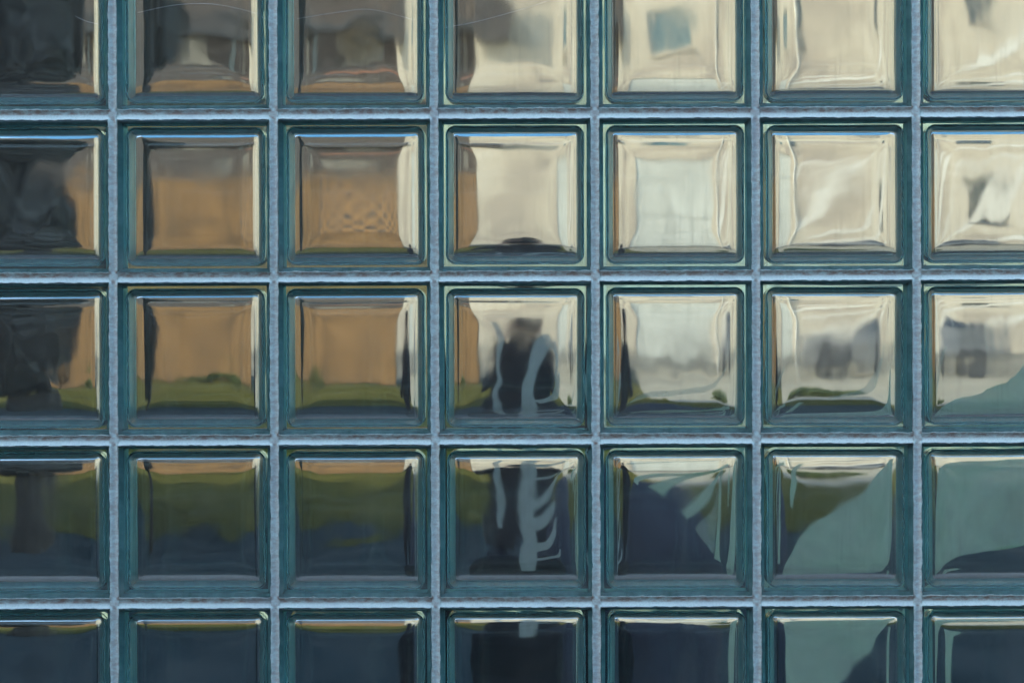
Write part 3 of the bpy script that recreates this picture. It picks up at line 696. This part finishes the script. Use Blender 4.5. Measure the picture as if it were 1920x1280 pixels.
# facing -Y (towards the wall)
V = [(0, 0, .90, (.150, .105)), (0, 0, 1.02, (.135, .10)), (0, .01, 1.18, (.150, .11)), (0, .01, 1.31, (.165, .105)), (0, 0, 1.375, (.075, .07)), (0, -.01, 1.43, .052), (0, -.01, 1.46, .052)]
E = [(0, 1), (1, 2), (2, 3), (3, 4), (4, 5), (5, 6)]
for s in (-1, 1):
    b = len(V)
    V += [(s * .165, .0, 1.31, .058), (s * .235, -.02, 1.20, .052), (s * .265, -.10, 1.09, .045), (s * .17, -.21, 1.28, .037), (s * .095, -.235, 1.44, .029)]
    E += [(3, b), (b, b + 1), (b + 1, b + 2), (b + 2, b + 3), (b + 3, b + 4)]
    b = len(V)
    V += [(s * .095, 0, .80, .085), (s * .11, -.01, .62, .070), (s * .12, -.015, .45, .055), (s * .125, .005, .30, .056), (s * .13, .02, .10, .040), (s * .135, .02, .06, .042)]
    E += [(0, b), (b, b + 1), (b + 1, b + 2), (b + 2, b + 3), (b + 3, b + 4), (b + 4, b + 5)]
body = skinned('body', V, E, M['cloth'], per)
# long coat hanging to the knee
bm = NB(); n_ = 28; rs = []
for z_, rx, ry in ((.50, .235, .17), (.62, .225, .165), (.80, .205, .15), (.98, .185, .135), (1.12, .185, .135), (1.26, .20, .135), (1.345, .19, .12), (1.40, .105, .09)):
    rs.append([bm.verts.new((rx * math.cos(6.28318 * k / n_) * (1 + .03 * math.sin(5 * k) * (z_ < .9)), ry * math.sin(6.28318 * k / n_), z_)) for k in range(n_)])
for a_, b_ in zip(rs, rs[1:]):
    for k in range(n_): bm.faces.new((a_[k], a_[(k + 1) % n_], b_[(k + 1) % n_], b_[k]))
obj('coat', bm, M['cloth'], per, smooth=True)
# trousers over the legs
for s in (-1, 1):
    V = [(s * .085, 0, .88, .098), (s * .098, 0, .74, .092), (s * .112, -.01, .52, .072), (s * .122, 0, .30, .068), (s * .13, .02, .09, .060)]
    skinned('trouser_leg', V, [(0, 1), (1, 2), (2, 3), (3, 4)], M['jeans'], per)
    V = [(s * .135, .06, .045, .042), (s * .138, -.02, .05, .046), (s * .145, -.12, .038, .042), (s * .148, -.17, .034, .034)]
    skinned('shoe', V, [(0, 1), (1, 2), (2, 3)], M['camera'], per)
# head with face
bm = NB(); bmesh.ops.create_uvsphere(bm, u_segments=40, v_segments=30, radius=1)
for v in bm.verts:
    x, y, z = v.co; jaw = 1 - 0.22 * max(0, -z) ** 1.3
    v.co = Vector((x * .074 * jaw, y * .094 * (1 - .10 * max(0, -z)), z * .118))
    fx, fz = v.co.x, v.co.z
    if y < 0:
        v.co.y -= 0.022 * math.exp(-(fx / .012) ** 2 - ((fz + .012) / .022) ** 2)           # nose
        for s in (-1, 1): v.co.y += 0.008 * math.exp(-((fx - s * .031) / .014) ** 2 - ((fz - .010) / .010) ** 2)   # eye sockets
        v.co.y -= 0.005 * math.exp(-(fx / .022) ** 2 - ((fz + .052) / .008) ** 2)           # lips
        v.co.y -= 0.006 * math.exp(-(fx / .020) ** 2 - ((fz + .098) / .016) ** 2)
head = obj('head', bm, M['skin'], per, smooth=True); head.location = (0, -.035, 1.555)
for s in (-1, 1):
    bm = NB(); bmesh.ops.create_uvsphere(bm, u_segments=14, v_segments=10, radius=.011); 
    for v in bm.verts: v.co += Vector((s * .031, -.078, .010))
    obj('eye', bm, M['lens'], head, smooth=True)
    bm = NB(); bmesh.ops.create_uvsphere(bm, u_segments=14, v_segments=12, radius=1)
    for v in bm.verts: v.co = Vector((s * .077 + v.co.x * .008, v.co.y * .018 + .004, v.co.z * .030 - .004))
    obj('ear', bm, M['skin'], head, smooth=True)
bm = NB(); bmesh.ops.create_uvsphere(bm, u_segments=40, v_segments=30, radius=1)
bmesh.ops.delete(bm, geom=[v for v in bm.verts if (v.co.y < -.25 and v.co.z < .50) or v.co.z < -.62], context='VERTS')
rr = random.Random(8)
for v in bm.verts:
    k = 1.0 + rr.uniform(-.02, .03); v.co = Vector((v.co.x * .086 * k, v.co.y * .108 * k + .006, v.co.z * .132 * k + .004))
obj('hair', bm, M['hair'], head, smooth=True)
for s in (-1, 1):      # hands: palm plus four curled fingers and a thumb gripping the camera sides
    V = [(s * .097, -.232, 1.435, (.026, .020)), (s * .085, -.225, 1.475, (.036, .017)), (s * .076, -.215, 1.515, (.034, .015))]; E = [(0, 1), (1, 2)]
    skinned('hand', V, E, M['skin'], per)
    hand = col.objects[-1] if False else None
    for k in range(4):
        z = 1.500 + k * .019; ln = (.85, 1, .95, .8)[k]
        V = [(s * .080, -.205, z, .009), (s * .079, -.232 - .01 * ln, z + .003, .0085), (s * .058, -.252 - .006 * ln, z + .004, .008), (s * .040, -.252, z + .003, .007)]
        skinned('finger', V, [(0, 1), (1, 2), (2, 3)], M['skin'], per, sub=1)
    V = [(s * .078, -.205, 1.490, .011), (s * .062, -.178, 1.505, .010), (s * .050, -.165, 1.525, .008)]
    skinned('thumb', V, [(0, 1), (1, 2)], M['skin'], per, sub=1)
phc = empty('handheld_camera', (px0, PY, 0)); tag(phc, 'black camera with a long lens held before the person\'s face', 'camera')
bm = NB(); box(bm, -.068, .068, -.245, -.175, 1.505, 1.60); obj('camera_body', bm, M['camera'], phc, bevel=.008)
bm = NB(); box(bm, -.026, .026, -.24, -.19, 1.602, 1.632); obj('viewfinder_hump', bm, M['camera'], phc, bevel=.006)
bm = NB(); cyl(bm, (0, -.247, 1.552), (0, -.36, 1.552), .037, .040, 28); lb = obj('lens_barrel', bm, M['camera'], phc)
bm = NB(); cyl(bm, (0, -.3605, 1.552), (0, -.364, 1.552), .034, .034, 28); obj('front_element', bm, M['lens'], lb)

# ------------------------------------------------------------------ unseen building added at the left to shade the wall and the road
rb = empty('shade_building', (-12, 0, 0)); tag(rb, 'unseen brick building added at the left to shade the glass wall', 'building')
bm = NB(); box(bm, -14, 0, -26, 13.7, 0, 9.0); obj('wall', bm, M['brick'], rb)
bm = NB(); box(bm, -14.3, .3, -26.3, 14.0, 9.0, 9.2); obj('roof', bm, M['roof'], rb)
for y_ in (-22, -18, -14, -10, -6, -2, 2, 6):
    for z_ in (1.0, 4.8):
        bm = NB(); box(bm, .005, .06, y_, y_ + 1.4, z_, z_ + 1.6); o_ = obj('window', bm, M['trim'], rb); bm = NB(); box(bm, .0605, .07, y_ + .08, y_ + 1.32, z_ + .08, z_ + 1.52); obj('glazing', bm, M['window'], o_)

# ------------------------------------------------------------------ domed litter bin close behind the wall
bx, _ = P(968, 0, 3.4); bin_ = empty('litter_bin', (bx, 3.4, 0.004)); tag(bin_, 'black domed litter bin standing behind the bottom row of glass blocks', 'litter bin')
bm = NB(); rings = [(0.0, .19), (.03, .20), (.60, .215), (.61, .225), (.64, .225)]
def lathe(bm, prof, n=40):
    rs = [[bm.verts.new((r_ * math.cos(6.28318 * k / n), r_ * math.sin(6.28318 * k / n), z_)) for k in range(n)] for z_, r_ in prof]
    for a_, b_ in zip(rs, rs[1:]):
        for k in range(n): bm.faces.new((a_[k], a_[(k + 1) % n], b_[(k + 1) % n], b_[k]))
    bm.faces.new(rs[0][::-1]); bm.faces.new(rs[-1])
lathe(bm, rings); obj('drum', bm, M['bin'], bin_, smooth=True)
bm = NB(); lathe(bm, [(.642, .232), (.70, .232), (.76, .215), (.81, .18), (.845, .12), (.86, .05), (.862, .01)]); dome = obj('lid', bm, M['bin'], bin_, smooth=True)
bm = NB(); box(bm, -.10, .10, -.236, -.20, .665, .745); obj('flap', bm, M['bin'], dome, bevel=.006)

# ------------------------------------------------------------------ dark block added behind the camera to keep sky reflections off the glass
hb = empty('reflection_blocker', (0, -9, 0)); tag(hb, 'low dark brick block added behind the viewer to keep sky reflections off the glass', 'building')
ops = [(x_, x_ + 1.2, z_, z_ + 1.5) for x_ in (-9, -6, -3, 0, 3, 6, 9) for z_ in (1.0,)]
bm = NB(); wall_with_openings(bm, -11.5, 22, 0, 5.4, -0.3, 0.3, ops); box(bm, -11.5, -11.2, -8, -.303, 0, 5.4); box(bm, 21.7, 22, -8, -.303, 0, 5.4); box(bm, -11.19, 21.69, -8, -7.7, 0, 5.4)
obj('wall', bm, M['darkbrick'], hb)
bm = NB(); box(bm, -11.8, 22.3, -8.3, .3, 5.4, 5.6); obj('roof', bm, M['roof'], hb)
for o in ops:
    bm = NB(); box(bm, o[0], o[1], -.14, -.10, o[2], o[3]); obj('window', bm, M['window'], hb)

# ------------------------------------------------------------------ something round under a navy cover, behind the wall
cx_, _ = P(1195, 0, 5.0); cov = empty('covered_scooter', (cx_, 5.0, 0)); tag(cov, 'scooter hidden under a rounded dark navy cover on the road', 'scooter')
bm = NB(); n_ = 72; rs = []
for k in range(26):
    t = k / 25.0; z = 0.06 + 1.00 * math.sin(t * math.pi / 2); w_ = max(0.004, (1 - ((z - .06) / 1.0) ** 2.4)) ** 0.55
    rs.append([bm.verts.new(((.42 * w_) * math.cos(6.28318 * a / n_) * (1 + .035 * (1 - t) * math.sin(9 * 6.28318 * a / n_ + 1)), (.62 * w_) * math.sin(6.28318 * a / n_) * (1 + .03 * (1 - t) * math.sin(11 * 6.28318 * a / n_)), z)) for a in range(n_)])
for a_, b_ in zip(rs, rs[1:]):
    for k in range(n_): bm.faces.new((a_[k], a_[(k + 1) % n_], b_[(k + 1) % n_], b_[k]))
bm.faces.new(rs[-1]); obj('cover', bm, M['tarp'], cov, smooth=True)
for y_ in (-.42, .42):
    bm = NB(); cyl(bm, (-.05, y_, .20), (.05, y_, .20), .20, n=32); obj('wheel', bm, M['rubber'], cov, bevel=.01)

# ------------------------------------------------------------------ dusty spider threads across the upper blocks
def strand(pts):
    s_ = spline([tuple(map(float, q)) for q in pts], 10); bm = NB(); prev = None
    for q in s_:
        x, z = P(q[0], q[1]); v = Vector((x, -.003 - .002 * math.sin(q[0] * .01), z)); 
        if prev is not None: cyl(bm, prev, v, 0.00014 * q[2], n=6)
        prev = v
    return bm
for k, pts in enumerate([[(262, 22, 1), (330, 8, 1), (400, 6, 1.2), (470, 20, .8), (500, 34, .5)], [(560, 34, .8), (640, 22, 1.2), (700, 18, 1), (780, 38, .6)], [(838, 52, 1), (900, 40, 1.3), (1000, 12, .8), (1060, -10, .6)], [(144, 28, .6), (165, 38, 1.2), (190, 44, .8)]]):
    tag(obj('spider_thread', strand(pts), M['silk']), ('dusty spider thread sagging over the second block of the top row', 'dusty spider thread arching over the third block of the top row', 'dusty spider thread rising across the fourth block of the top row', 'short spider thread beside the leftmost upright mortar joint')[k], 'thread', 'spider threads on the top row of blocks')
